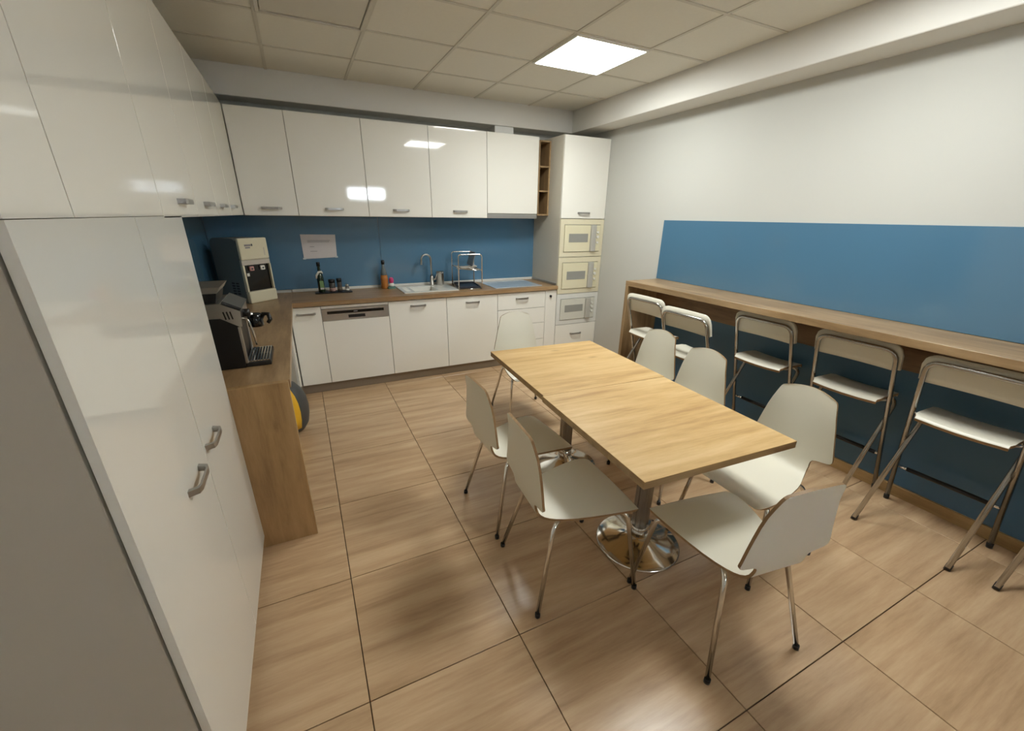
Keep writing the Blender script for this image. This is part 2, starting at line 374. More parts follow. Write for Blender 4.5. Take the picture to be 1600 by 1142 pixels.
# left run: short base cabinet in the corner, then an open bay behind the oak end panel
t = thing('base_cabinet', (-3.24, -.64, .1), 'white base cabinet under the side worktop in the inner corner', 'cabinet')
box('carcass', XL+.002, -2.977, -.85, -.46, .1, ZW0-.001, CARC, t)
box('door', -2.9765, -2.958, -.849, -.4525, .1, .84, GLOSS, t)
tag(box('end_panel', XL+.002, -2.9305, -2.488, -2.455, 0, ZW1, OAKZ, bev=.0015), 'oak upright end panel closing the side worktop beside tall cabinet', 'panel')

# worktops (sink cut-out left open)
SX0, SX1, SY0, SY1 = -1.915, -1.345, -.35, .085
bm = bmesh.new(); y0w = -.4715; y1w = YB-.001
for a in ((-2.9235, SX0+.012, y0w, y1w), (SX1-.012, -.198, y0w, y1w), (SX0+.012, SX1-.012, y0w, SY0+.012), (SX0+.012, SX1-.012, SY1-.012, y1w)):
    bm_box(bm, a[0], a[1], a[2], a[3], ZW0, ZW1)
bmesh.ops.remove_doubles(bm, verts=bm.verts[:], dist=1e-5)
tag(obj('worktop', bm, OAKX), 'dark oak worktop with the sink and hob along the back wall', 'worktop')
tag(box('worktop', XL+.009, -2.924, -2.4545, YB-.001, ZW0, ZW1, OAKY, bev=.001), 'dark oak worktop holding the coffee machine and water dispenser', 'worktop')
tag(box('worktop_upstand', -2.92, -.2, YB-.016, YB-.001, ZW1, ZW1+.027, WSTRIP, bev=.003), 'thin white sealing strip between worktop and blue splashback', 'trim')
tag(box('worktop_upstand', -.215, -.199, -.43, YB-.017, ZW1, ZW1+.027, GREYMET, bev=.003), 'thin grey sealing strip between worktop and oven column', 'trim')

# wall cabinets, back wall
GU = 'white gloss wall cabinets along the back wall'
xs = [-3.1695, -2.7524, -2.1514, -1.5466, -.9453]
LU = ['white gloss wall cabinet in the corner above the water dispenser', 'white gloss wall cabinet above the dishwasher and paper notice', 'white gloss wall cabinet above the sink, reflecting the window', 'white gloss wall cabinet above the dish rack']
for k in range(4):
    a, b = xs[k], xs[k+1]
    t = thing('wall_cabinet', ((a+b)/2, 0, ZU0), LU[k], 'cabinet', GU)
    carcass(t, a, b, YU+.0185, YB-.002, ZU0, ZU1-.001); front(t, 'door', a, b, ZU0, ZU1, YU, 1.661, None if k else -2.955)
t = thing('hood_cabinet', (-.645, 0, ZU0), 'white gloss wall cabinet with slim steel extractor hood above hob', 'cabinet', GU)
carcass(t, -.9453, -.3432, YU+.0185, YB-.002, 1.647, ZU1-.001); front(t, 'door', -.9453, -.3432, 1.646, ZU1, YU)
box('hood', -.9435, -.345, YU+.004, YB-.02, ZU0, 1.6455, STEEL, t)
t = thing('open_shelf', (-.27, 0, 1.63), 'narrow oak open shelf with three compartments beside the oven column', 'shelf')
X0, X1, Z0, Z1 = -.342, -.198, 1.632, 2.375
for a, b in ((X0, X0+.016), (X1-.016, X1)): box('side_panel', a, b, YU, YB-.002, Z0, Z1, BARZ, t)
for z in (Z0, Z0+.243, Z0+.484, Z1-.016): box('shelf_board', X0+.0165, X1-.0165, YU, YB-.0125, z, z+.016, BARY, t)
box('back_panel', X0+.0165, X1-.0165, YB-.012, YB-.003, Z0, Z1, BARB, t)
tag(box('duct', -.80, -.585, -.05, YB-.002, ZU1, ZBK-.001, DUCT, bev=.003), 'white boxed hood duct on top of the wall cabinets', 'duct')

# oven column
t = thing('oven_column', (.095, -.15, 0), 'tall white column cabinet holding three built-in microwaves', 'cabinet')
TX0, TX1 = -.197, XR-.002
box('side_panel', TX0, TX0+.018, YD+.019, YB-.002, .09, ZU1, CARC, t); box('side_panel', TX1-.018, TX1, YD+.019, YB-.002, .09, ZU1, CARC, t)
box('back_panel', TX0+.0185, TX1-.0185, YB-.012, YB-.003, .09, ZU1, CARC, t)
for z in (.09, .405, .778, 1.193, 1.593, ZU1-.018): box('shelf_board', TX0+.0185, TX1-.0185, YD+.03, YB-.0125, z, z+.016, CARC, t)
front(t, 'door', TX0, TX1, ZU0+.006, ZU1, YD, 1.663); front(t, 'drawer', TX0, TX1, .1, .42, YD, .30)
MW = [(1.2, 1.603, 'ivory built-in microwave, top of the three in the column', IVGLASS, IVORY), (.788, 1.198, 'ivory built-in microwave, middle of the three in the column', IVGLASS, IVORY), (.422, .786, 'whiter built-in microwave, lowest of the three in the column', WHGLASS, WSTRIP)]
for z0, z1, lb, gm, im in MW:
    t = thing('microwave', (.095, YD, z0), lb, 'microwave', 'built-in microwaves'); H = z1-z0
    ix0, ix1, iz0, iz1 = -.145, .345, z0+.052, z1-.058
    bm = bmesh.new()
    for a in ((TX0+G, ix0, z0+G, z1-G), (ix1, TX1-G, z0+G, z1-G), (ix0, ix1, z0+G, iz0), (ix0, ix1, iz1, z1-G)): bm_box(bm, a[0], a[1], YD, YD+.018, a[2], a[3])
    bmesh.ops.remove_doubles(bm, verts=bm.verts[:], dist=1e-5)
    obj('trim_frame', bm, im, t)
    box('housing', ix0+.002, ix1-.002, YD+.016, YB-.03, iz0+.002, iz1-.002, DGREY, t)
    d = box('oven_door', ix0+.005, .205, YD-.008, YD+.015, iz0+.005, iz1-.005, gm, t, .002)
    box('window', -.083, .172, YD-.0095, YD-.0075, iz0+.105*H/.4, iz0+.195*H/.4, mat('oven_mesh_window', srgb(150, 150, 144), .25), d, .0005)
    box('handle', .207, .275, YD-.03, YD+.015, iz0+.003, iz1-.003, mat('silver_plastic', srgb(182, 180, 172), .35), d, .012, 3)
    pnl = box('control_panel', .277, ix1-.005, YD-.006, YD+.015, iz0+.005, iz1-.005, gm, t, .002)
    for k, r in ((.34, .012), (.55, .016), (.72, .012)):
        bm = bmesh.new(); zz = iz0+(iz1-iz0)*k; bm_tube(bm, [(.305, YD-.005, zz), (.305, YD-.018, zz)], r, 14); obj('knob', bm, CERAM, pnl)

# left wall: tall pair of doors, wall cabinets above and along
YS0, YS1 = -3.64, -2.4895
def lfront(parent, name, y0, y1, z0, z1, hz=None, hy=None):
    d = box(name, XLD-.018, XLD, y0+G, y1-G, z0+G, z1-G, GLOSS, parent, .0005)
    if hz is not None: handle(d, (XLD, (y0+y1)/2 if hy is None else hy, hz), (0, 1, 0), (1, 0, 0))
    return d
t = thing('tall_cabinet', (-3.35, -3.06, 0), 'tall white gloss cabinet with two doors beside the oak end panel', 'cabinet')
box('carcass', XL+.002, XLD-.024, YS0+.001, YS1, .075, 1.606, SIDE, t); box('plinth', XL+.002, XLD-.06, YS0+.003, YS1, 0, .0745, KICK, t)
lfront(t, 'door', YS0, -3.042, .075, 1.6085, .882, -3.215); lfront(t, 'door', -3.042, YS1, .075, 1.6085, .885, -2.945)
ys = [YS0, -3.40, -2.742, -2.15, -1.57, -.98, YU-.0005]
hy = [None, None, -2.42, -1.88, -1.36, -.87]
LL = ['narrow white gloss wall cabinet at the open end of the side row', 'white gloss wall cabinet directly over the tall cabinet doors', 'white gloss wall cabinet above the near end of the side worktop and coffee machine',
      'second white gloss wall cabinet past the coffee machine on the side wall', 'third white gloss wall cabinet past the coffee machine on the side wall', 'white gloss wall cabinet in the inner corner of the side wall']
for k in range(6):
    a, b = ys[k], ys[k+1]; z0 = 1.6055 if k < 2 else ZU0
    t = thing('wall_cabinet', (-3.35, (a+b)/2, z0), LL[k], 'cabinet', 'white gloss wall cabinets along the side wall')
    box('carcass', XL+.002, XLD-.024, a+.001, b-.001, 1.609, ZU1-.001, CARC, t)
    lfront(t, 'door', a, b, 1.6055 if k < 2 else ZU0, ZU1, 1.658 if hy[k] else None, hy[k])

# ------------------------------------------------------------------ bar counter
BX0 = -.0181; BZ = 1.061
t = thing('bar_counter', (.19, -3.6, 0), 'oak bar counter along the wall under the blue panel', 'counter')
box('counter_top', BX0, XR-.001, -6.2, -1.39, BZ-.045, BZ, BARY, t, .0015)
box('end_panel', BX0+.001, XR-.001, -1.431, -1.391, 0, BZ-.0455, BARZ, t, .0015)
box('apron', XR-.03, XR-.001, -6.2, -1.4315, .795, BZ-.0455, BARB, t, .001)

# ------------------------------------------------------------------ dining tables
def make_table(loc, rz, label, sx=.80, sy=.82):
    t = thing('dining_table', loc, label, 'table', 'square tables pushed together', rz)
    top = box('tabletop', -sx/2, sx/2, -sy/2, sy/2, .719, .752, [TABLEW, EDGEW], t, .0012, world=False)
    for p_ in top.data.polygons:
        if abs(p_.normal.z) < .5: p_.material_index = 1
    bm = bmesh.new(); n = 48
    prof = [(.04, 0) for _ in range(2)]
    rings = []
    for z in (.075, .708):
        rings.append([bm.verts.new(((.043-.009*abs(math.cos(6*2*math.pi*k/n/2))**3)*math.cos(2*math.pi*k/n), (.043-.009*abs(math.cos(6*2*math.pi*k/n/2))**3)*math.sin(2*math.pi*k/n), z)) for k in range(n)])
    for k in range(n): bm.faces.new((rings[0][k], rings[0][(k+1) % n], rings[1][(k+1) % n], rings[1][k]))
    bm.faces.new(rings[1]); bm.faces.new(rings[0][::-1])
    obj('column', bm, mat('column_steel', (.40, .39, .37, 1), .22, metal=1.), t, False)
    bm = bmesh.new(); bm_lathe(bm, [(.045, .068), (.045, .12), (.043, .121)], 32); obj('collar', bm, CHROME, t, False)
    bm = bmesh.new(); bm_lathe(bm, [(.212, 0), (.216, .004), (.216, .010), (.21, .014), (.16, .024), (.11, .036), (.07, .050), (.052, .062), (.047, .0675)], 64); obj('base', bm, CHROME, t, False)
    bm = bmesh.new(); bm_box(bm, -.18, .18, -.03, .03, .7085, .7185); bm_box(bm, -.03, .03, -.18, .18, .7085, .7185); obj('mounting_plate', bm, BLACK, t, False)
    return t
make_table((-1.335, -2.4655, 0), math.radians(-3.3), 'oak square table standing toward the ovens, chrome column and base', .80, .808)
make_table((-1.390, -3.275, 0), math.radians(-3.3), 'oak square table at the free end, on a round chrome base', .80, .808)

# ------------------------------------------------------------------ dining chairs
def lerp_tab(tab, v):
    for (a, wa), (b, wb) in zip(tab, tab[1:]):
        if a <= v <= b: return wa+(wb-wa)*(v-a)/(b-a)
    return tab[0][1] if v < tab[0][0] else tab[-1][1]
PROF = [(.238, .420, .180), (.234, .431, .198), (.224, .441, .209), (.205, .448, .216), (.17, .451, .219), (.12, .450, .215), (.06, .446, .204), (0, .442, .191), (-.06, .438, .175), (-.11, .435, .158), (-.145, .434, .143),
        (-.17, .436, .132), (-.190, .442, .124), (-.205, .452, .118), (-.214, .465, .115), (-.219, .478, .115), (-.222, .490, .113), (-.2245, .505, .114), (-.2260, .516, .120), (-.2268, .523, .138), (-.2273, .527, .162), (-.2278, .531, .184), (-.2284, .537, .197), (-.2294, .547, .202),
        (-.2315, .565, .199), (-.236, .61, .189), (-.242, .66, .178), (-.249, .71, .167), (-.257, .76, .155), (-.264, .80, .145), (-.269, .825, .1385), (-.272, .840, .134), (-.274, .849, .128), (-.275, .855, .116)]
def make_chair():
    t = thing('dining_chair', (0, 0, 0), 'x', 'chair', 'white shell chairs around the tables')
    bm = bmesh.new(); us = [-1, -.9, -.7, -.45, -.2, 0, .2, .45, .7, .9, 1]; th = .011
    top, bot = [], []
    for i, (y, z, w) in enumerate(PROF):
        a, b = PROF[max(i-1, 0)], PROF[min(i+1, len(PROF)-1)]
        ty, tz = b[0]-a[0], b[1]-a[1]; l = math.hypot(ty, tz); ny, nz = tz/l, -ty/l    # up / forward side
        R1, R2 = [], []
        for u in us:
            k = max(0, min(1, (z-.56)/.2)); dy = .016*k*u*u; dz = -.022*max(0, min(1, (z-.70)/.14))*u*u
            if y > .1: dz -= .006*u*u*max(0, min(1, (y-.1)/.1))
            p = Vector((u*w, y+dy, z+dz)); R1.append(bm.verts.new(p)); R2.append(bm.verts.new(p-Vector((0, ny, nz))*th))
        top.append(R1); bot.append(R2)
    m_ = len(us)
    for i in range(len(PROF)-1):
        for j in range(m_-1):
            f = bm.faces.new((top[i][j], top[i][j+1], top[i+1][j+1], top[i+1][j])); f.smooth = True
            f = bm.faces.new((bot[i][j+1], bot[i][j], bot[i+1][j], bot[i+1][j+1])); f.smooth = True
        for j in (0, m_-1):
            f = bm.faces.new((top[i][j], top[i+1][j], bot[i+1][j], bot[i][j])); f.material_index = 1
    for i in (0, len(PROF)-1):
        for j in range(m_-1):
            f = bm.faces.new((top[i][j], top[i][j+1], bot[i][j+1], bot[i][j])); f.material_index = 1
    for e in bm.edges:
        if any(f.material_index for f in e.link_faces): e.smooth = False
    sh = obj('seat_shell', bm, [CHAIRW, PLY], t, False)
    for s in (-1, 1):
        for front_leg in (1, 0):
            bm = bmesh.new()
            pts = [(s*.243, .238, .012), (s*.198, .178, .413), (s*.13, .10, .421), (s*.06, .03, .423)] if front_leg else [(s*.222, -.250, .012), (s*.150, -.158, .400), (s*.115, -.10, .419), (s*.06, -.02, .422)]
            bm_tube(bm, pts, .0100, 12, .03); lg = obj('leg', bm, CHROME, t, False)
            bm = bmesh.new(); p = pts[0]; bm_tube(bm, [(p[0], p[1], 0), (p[0]-s*.001, p[1], .02)], .0120, 12); obj('foot_cap', bm, BLACK, lg, False)
    box('seat_bracket', -.10, .10, -.06, .07, .409, .426, BLACK, t, .003, world=False)
    return t
CH = make_chair()
CHAIRS = [((-1.827, -3.240), -90-4.8, 'white shell chair with its back to the tall cabinets at the free end of table'),
          ((-1.820, -2.702), -90+2.2, 'white shell chair with its back to the cabinets, nearer the dishwasher'),
          ((-1.215, -1.640), 180-4, 'white shell chair at the table end, its back to the kitchen drawers'),
          ((-.735, -2.365), 90, 'white shell chair facing table from the bar side, nearest the oven column'),
          ((-.815, -2.845), 90, 'white shell chair facing table from the bar side, middle of three'),
          ((-.885, -3.497), 89, 'white shell chair facing table from the bar side, at the free end'),
          ((-1.398, -3.735), -8, 'white shell chair at the free table end, its back to the open floor')]
for k, ((x, y), a, lb) in enumerate(CHAIRS):
    if k == 0: CH.location = (x, y, 0); CH.rotation_euler = (0, 0, math.radians(a)); CH['label'] = lb
    else: dup(CH, (x, y, 0), math.radians(a), lb)

# ------------------------------------------------------------------ folding bar stools
def make_stool():
    t = thing('bar_stool', (0, 0, 0), 'x', 'stool', 'folding bar stools at the counter')
    rt = .0122
    bm = bmesh.new(); bm_tube(bm, [(-.232, .205, .012), (-.203, -.078, .960), (.203, -.078, .960), (.232, .205, .012)], rt, 12, .065); bf = obj('back_frame', bm, STOOLC, t, False)
    for s in (-1, 1):
        bm = bmesh.new(); bm_tube(bm, [(s*.2325, .2085, 0), (s*.2315, .2, .03)], .014, 12); obj('foot_cap', bm, BLACK, bf, False)
    bm = bmesh.new(); bm_tube(bm, [(-.208, -.205, .012), (-.196, .165, .625), (.196, .165, .625), (.208, -.205, .012)], rt, 12, .05); sf = obj('seat_frame', bm, STOOLC, t, False)
    for s in (-1, 1):
        bm = bmesh.new(); bm_tube(bm, [(s*.208, -.209, 0), (s*.208, -.19, .03)], .014, 12); obj('foot_cap', bm, BLACK, sf, False)
    # backrest: slightly bowed panel with rounded top corners
    bm = bmesh.new(); W, th = .226, .018; A, B = [], []
    nx = 44
    for i in range(nx+1):
        x = -W+2*W*i/nx; ax = abs(x); zt = .997 if ax < W-.06 else .997-.06+math.sqrt(max(0, .06**2-(ax-W+.06)**2))
        zb = .838 if ax < W-.02 else .838+.012
        yb = .018*(1-(x/W)**2)
        def Y(z): return -.078+.016-(z-.962)*.295+yb
        A.append([bm.verts.new((x, Y(z)-th/2, z)) for z in (zb, zb+.04, zt-.05, zt)]); B.append([bm.verts.new((x, Y(z)+th/2, z)) for z in (zb, zb+.04, zt-.05, zt)])
    for i in range(nx):
        for k in range(3):
            f = bm.faces.new((A[i][k], A[i+1][k], A[i+1][k+1], A[i][k+1])); f.smooth = True
            f = bm.faces.new((B[i+1][k], B[i][k], B[i][k+1], B[i+1][k+1])); f.smooth = True
        f = bm.faces.new((A[i][3], A[i+1][3], B[i+1][3], B[i][3])); f.smooth = True; bm.faces.new((B[i][0], B[i+1][0], A[i+1][0], A[i][0]))
    for i in (0, nx):
        for k in range(3): bm.faces.new((A[i][k], A[i][k+1], B[i][k+1], B[i][k]))
    for e in bm.edges:
        if len(e.link_faces) == 2 and e.calc_face_angle(0) > .7: e.smooth = False
    obj('backrest', bm, CHAIRW, t, False)
    # seat: bowed board, rolled down at the rear edge
    bm = bmesh.new(); prof = [(-.045, .640), (-.038, .652), (-.02, .660), (.02, .664), (.10, .662), (.17, .660), (.205, .655), (.215, .645)]
    T, Bt = [], []
    for y, z in prof:
        w = .186 if -.03 < y < .2 else .176
        T.append([bm.verts.new((w*u, y, z-.008*(1-u*u))) for u in (-1, -.5, 0, .5, 1)]); Bt.append([bm.verts.new((w*u, y+(.006 if y < -.02 else 0)-(.006 if y > .2 else 0), z-.008*(1-u*u)-.016)) for u in (-1, -.5, 0, .5, 1)])
    for i in range(len(prof)-1):
        for j in range(4):
            f = bm.faces.new((T[i][j], T[i][j+1], T[i+1][j+1], T[i+1][j])); f.smooth = True
            f = bm.faces.new((Bt[i][j+1], Bt[i][j], Bt[i+1][j], Bt[i+1][j+1])); f.smooth = True
        for j in (0, 4): bm.faces.new((T[i][j], T[i+1][j], Bt[i+1][j], Bt[i][j])).material_index = 1
    for i in (0, len(prof)-1):
        for j in range(4): bm.faces.new((T[i][j], T[i][j+1], Bt[i][j+1], Bt[i][j])).material_index = 1
    for e in bm.edges:
        if any(f.material_index for f in e.link_faces): e.smooth = False
    st = obj('seat', bm, [CHAIRW, PLY], t, False)
    for s in (-1, 1):
        bm = bmesh.new(); bm_tube(bm, [(s*.214, .012, .655), (s*.176, .014, .640)], .005, 8); obj('hinge_pin', bm, GREYMET, st, False)
        bm = bmesh.new(); bm_tube(bm, [(s*.207, .075, .44), (s*.226, .075, .44)], .008, 8); obj('cross_pivot', bm, BLACK, t, False)
    bm = bmesh.new(); bm_tube(bm, [(-.2235, .128, .27), (-.215, .175, .25), (.215, .175, .25), (.2235, .128, .27)], .009, 10, .03); fr = obj('footrest', bm, CHROME, t, False)
    bm = bmesh.new(); bm_tube(bm, [(-.185, .175, .25), (.185, .175, .25)], .0125, 12); obj('grip_sleeve', bm, BLACK, fr, False)
    return t
ST = make_stool()
NTH = ['first', 'second', 'third', 'fourth', 'fifth', 'sixth']
STOOLS = [(-.115, -1.845), (-.245, -2.40), (.145, -2.752), (.15, -3.325), (.098, -3.88), (.158, -4.452)]
for k, (x, y) in enumerate(STOOLS):
    lb = 'white and chrome folding bar stool, %s along the counter from its end panel' % NTH[k]
    if k == 0: ST.location = (x, y, 0); ST.rotation_euler = (0, 0, math.radians(-90)); ST['label'] = lb
    else: dup(ST, (x, y, 0), math.radians(-90), lb)

# ------------------------------------------------------------------ things on the worktops
# sink, faucet, cup
t = thing('sink', ((SX0+SX1)/2, -.13, ZW1), 'white ceramic inset sink with drainer in the oak worktop', 'sink')
zr = ZW1+.007
bx = (-1.80, -1.55, -.30, .0)
bm = bmesh.new()
for a in ((SX0, bx[0], SY0, SY1), (bx[1], SX1, SY0, SY1), (bx[0], bx[1], SY0, bx[2]), (bx[0], bx[1], bx[3], SY1)): bm_box(bm, a[0], a[1], a[2], a[3], ZW1+.0005, zr)
bmesh.ops.remove_doubles(bm, verts=bm.verts[:], dist=1e-5)
for k in range(5): bm_box(bm, SX0+.035, bx[0]-.03, SY0+.09+k*.055, SY0+.10+k*.055, zr-.001, zr+.004, .0015)
obj('rim', bm, CERAM, t)
bm = bmesh.new(); zb = ZW1-.16
bm_box(bm, bx[0]-.008, bx[0], bx[2]-.008, bx[3]+.008, zb, ZW1); bm_box(bm, bx[1], bx[1]+.008, bx[2]-.008, bx[3]+.008, zb, ZW1)
bm_box(bm, bx[0], bx[1], bx[2]-.008, bx[2], zb, ZW1); bm_box(bm, bx[0], bx[1], bx[3], bx[3]+.008, zb, ZW1); bm_box(bm, bx[0], bx[1], bx[2], bx[3], zb, zb+.008)
bw = obj('bowl', bm, CERAM, t)
bm = bmesh.new(); bm_lathe(bm, [(.035, zb+.0085), (.035, zb+.012), (.02, zb+.011)], 20, (-1.675, -.15, 0)); obj('drain', bm, STEEL, bw)
t = thing('faucet', (-1.525, .045, zr), 'chrome gooseneck faucet behind the sink', 'faucet')
bm = bmesh.new(); bm_lathe(bm, [(.028, 0), (.028, .012), (.022, .02), (.021, .09), (.016, .105)], 20, (-1.525, .045, zr)); obj('base', bm, STEEL, t)
arc = [(-1.525, .045, zr+.09), (-1.525, .045, 1.17)]+[(-1.580+.055*math.cos(math.radians(a)), .045-.02*(1-math.cos(math.radians(a)))/2, 1.17+.055*math.sin(math.radians(a))) for a in range(10, 181, 10)]+[(-1.637, .024, 1.12)]
bm = bmesh.new(); bm_tube(bm, arc, .0105, 12); obj('spout', bm, STEEL, t)
bm = bmesh.new(); bm_tube(bm, [(-1.506, .045, zr+.06), (-1.485, .035, zr+.068), (-1.475, .02, zr+.115)], [.010, .008, .005], 10); obj('lever', bm, STEEL, t)
t = thing('steel_cup', (-1.428, .05, zr), 'brushed steel tumbler on the sink rim beside the faucet', 'cup')
bm = bmesh.new(); bm_lathe(bm, [(.038, 0), (.042, .004), (.043, .14), (.0445, .143), (.041, .143), (.040, .012)], 28, (-1.428, .05, zr)); obj('cup_body', bm, STEEL, t)
bm = bmesh.new(); bm_lathe(bm, [(.0455, .128), (.0465, .136), (.0455, .143)], 28, (-1.428, .05, zr), cap=False); obj('rim_band', bm, CHROME, t)
# dish rack
RX, RY, RA = -1.19, -.165, math.radians(-8)
t = thing('dish_rack', (RX, RY, ZW1), 'chrome two-tier dish rack over a black drip tray beside the sink', 'dish rack', rz=RA)
h = .36
for y in (-.19, .19):
    bm = bmesh.new(); bm_tube(bm, [(-.125, y, .004), (-.125, y, h), (.125, y, h), (.125, y, .004)], .0065, 10, .03); obj('end_frame', bm, CHROME, t, False)
bm = bmesh.new()
for x in (-.125, .125): bm_tube(bm, [(x, -.19, .006), (x, .19, .006)], .005, 8)
for y in (-.19, .19): bm_tube(bm, [(-.125, y, .006), (.125, y, .006)], .005, 8)
obj('bottom_rails', bm, CHROME, t, False)
bm = bmesh.new(); bm_box(bm, -.112, .112, -.175, .175, .012, .02, .003); bm_box(bm, -.112, -.104, -.175, .175, .019, .032); bm_box(bm, .104, .112, -.175, .175, .019, .032); bm_box(bm, -.104, .104, -.175, -.167, .019, .032); bm_box(bm, -.104, .104, .167, .175, .019, .032)
obj('drip_tray', bm, mat('tray_navy', srgb(42, 46, 58), .4), t, False)
bm = bmesh.new()
for k in range(12):
    y = -.17+k*.34/11; bm_tube(bm, [(-.118, y, .215), (.06, y, .195), (.118, y, .20)], .003, 6)
for x, z in ((-.118, .215), (.118, .20)): bm_tube(bm, [(x, -.19, z), (x, .19, z)], .0045, 8)
obj('wire_shelf', bm, CHROME, t, False)
bm = bmesh.new(); bm_prism(bm, rounded(.21, .15, .02), 'z', 0, .006)
bmesh.ops.rotate(bm, verts=bm.verts[:], cent=(0, 0, 0), matrix=Matrix.Rotation(math.radians(-7), 3, 'Y')); bmesh.ops.translate(bm, verts=bm.verts[:], vec=(-.005, -.02, .213)); obj('shelf_mat', bm, SIDE, t, False)
bm = bmesh.new(); bm_prism(bm, rounded(.26, .15, .025), 'x', 0, .008)
bmesh.ops.rotate(bm, verts=bm.verts[:], cent=(0, 0, 0), matrix=Matrix.Rotation(math.radians(16), 3, 'Y'))
bmesh.ops.translate(bm, verts=bm.verts[:], vec=(.055, .02, .302))
bmesh.ops.rotate(bm, verts=bm.verts[:], cent=(0, 0, 0), matrix=Matrix.Rotation(RA, 3, 'Z'))
o = obj('serving_tray', bm, mat('tray_grey', srgb(120, 122, 124), .35)); o.location = (RX, RY, ZW1); tag(o, 'grey rectangular tray standing in the upper tier of dish rack', 'tray')
# hob
t = thing('hob', (-.65, -.13, ZW1), 'pale glass hob set flush in the worktop beside oven column', 'hob')
box('glass_top', -.945, -.365, -.40, .10, ZW1+.0005, ZW1+.006, HOB, t, .002)
bm = bmesh.new()
for x, y, r in ((-.80, -.26, .09), (-.80, -.02, .075), (-.51, -.26, .075), (-.51, -.02, .09)):
    n = 40
    A = [bm.verts.new((x+r*math.cos(2*math.pi*k/n), y+r*math.sin(2*math.pi*k/n), ZW1+.0063)) for k in range(n)]; B = [bm.verts.new((x+(r-.003)*math.cos(2*math.pi*k/n), y+(r-.003)*math.sin(2*math.pi*k/n), ZW1+.0063)) for k in range(n)]
    for k in range(n): bm.faces.new((A[k], A[(k+1) % n], B[(k+1) % n], B[k]))
obj('zone_rings', bm, mat('zone_ring', srgb(150, 160, 168), .2), t)
# condiments
tag(obj('serving_tray', (lambda b: (bm_prism(b, rounded(.345, .135, .03, cx=-2.548, cy=-.012), 'z', ZW1, ZW1+.006), bm_prism(b, rounded(.335, .125, .03, cx=-2.548, cy=-.012), 'z', ZW1+.006, ZW1+.009), b)[-1])(bmesh.new()), BLACK), 'small black tray under the oil bottle and spice jars', 'tray')
zt = ZW1+.009
def lathe_part(name, prof, c, m_, parent, n=22):
    bm = bmesh.new(); bm_lathe(bm, prof, n, c); return obj(name, bm, m_, parent)
bx_, by_ = -2.655, -.005
t = thing('oil_bottle', (bx_, by_, zt), 'dark green oil bottle with black cap and a white tie at its neck', 'bottle')
g_ = lathe_part('glass', [(.028, 0), (.031, .006), (.031, .135), (.026, .165), (.014, .195), (.0125, .245), (.014, .25)], (bx_, by_, zt), GREENB, t)
lathe_part('cap', [(.0165, .246), (.0165, .284), (.014, .288)], (bx_, by_, zt), BLKG, t)
bm = bmesh.new(); bm_prism(bm, rounded(.034, .085, .006, cx=bx_+.006, cy=zt+.07), 'y', by_-.0335, by_-.0312); lab = obj('label', bm, LABELG, t)
box('label_foot', bx_-.011, bx_+.023, by_-.0342, by_-.0336, zt+.03, zt+.046, PAPER, lab, 0)
bm = bmesh.new(); bm_tube(bm, [(bx_-.034, by_-.024, zt+.135), (bx_-.03, by_-.026, zt+.165), (bx_-.006, by_-.026, zt+.196), (bx_+.016, by_-.022, zt+.198), (bx_+.028, by_-.02, zt+.182)], [.007, .010, .010, .011, .006], 8); obj('cloth_tie', bm, CERAM, t)
for x, r, h_, lb, fill in ((-2.555, .030, .118, 'wider spice jar with black lid and pink salt on tray', mat('pink_salt', srgb(188, 150, 140), .7)), (-2.487, .024, .125, 'slim grinder jar with black lid and pepper on tray', mat('pepper', srgb(110, 100, 88), .7))):
    t = thing('spice_jar', (x, .0, zt), lb, 'jar', 'jars on the black tray')
    lathe_part('glass', [(r*.92, 0), (r, .004), (r, h_*.70), (r*.9, h_*.74)], (x, 0, zt), mat('dark_jar_glass', srgb(70, 66, 62), .08, coat=.4), t)
    lathe_part('filling', [(r*1.01, h_*.04), (r*1.012, h_*.28), (r*1.005, h_*.30)], (x, 0, zt), fill, t)
    lathe_part('lid', [(r*1.03, h_*.745), (r*1.03, h_*.98), (r*.95, h_)], (x, 0, zt), BLACK, t)
t = thing('shaker', (-2.418, -.005, zt), 'small glass salt shaker with steel cap on black tray', 'shaker')
lathe_part('glass', [(.019, 0), (.021, .004), (.017, .045)], (-2.418, -.005, zt), mat('grey_glass', srgb(120, 116, 112), .08), t); lathe_part('salt', [(.0215, .003), (.0205, .022)], (-2.418, -.005, zt), CERAM, t); lathe_part('cap', [(.018, .0455), (.018, .058), (.010, .066)], (-2.418, -.005, zt), STEEL, t)
t = thing('soap_bottle', (-2.035, .055, ZW1), 'clear bottle of amber dish soap with black cap beside sink', 'bottle')
lathe_part('liquid', [(.036, .001), (.039, .008), (.038, .10), (.034, .14)], (-2.035, .055, ZW1), AMBER, t)
lathe_part('neck', [(.0338, .1405), (.026, .18), (.015, .225), (.013, .25)], (-2.035, .055, ZW1), mat('clear_plastic', srgb(150, 160, 160), .1, trans=.5), t); lathe_part('cap', [(.018, .2505), (.018, .285), (.012, .29)], (-2.035, .055, ZW1), BLACK, t)
t = thing('soap_dish', (-1.972, .03, ZW1), 'teal dish holding a pink scrubber beside the soap bottle', 'dish')
bm = bmesh.new(); bm_prism(bm, rounded(.08, .07, .02, cx=-1.972, cy=.03), 'z', ZW1, ZW1+.022); obj('dish_body', bm, TEAL, t)
t = thing('scrubber', (-1.968, .03, ZW1+.022), 'pink dish scrubber standing on the teal dish', 'scrubber')
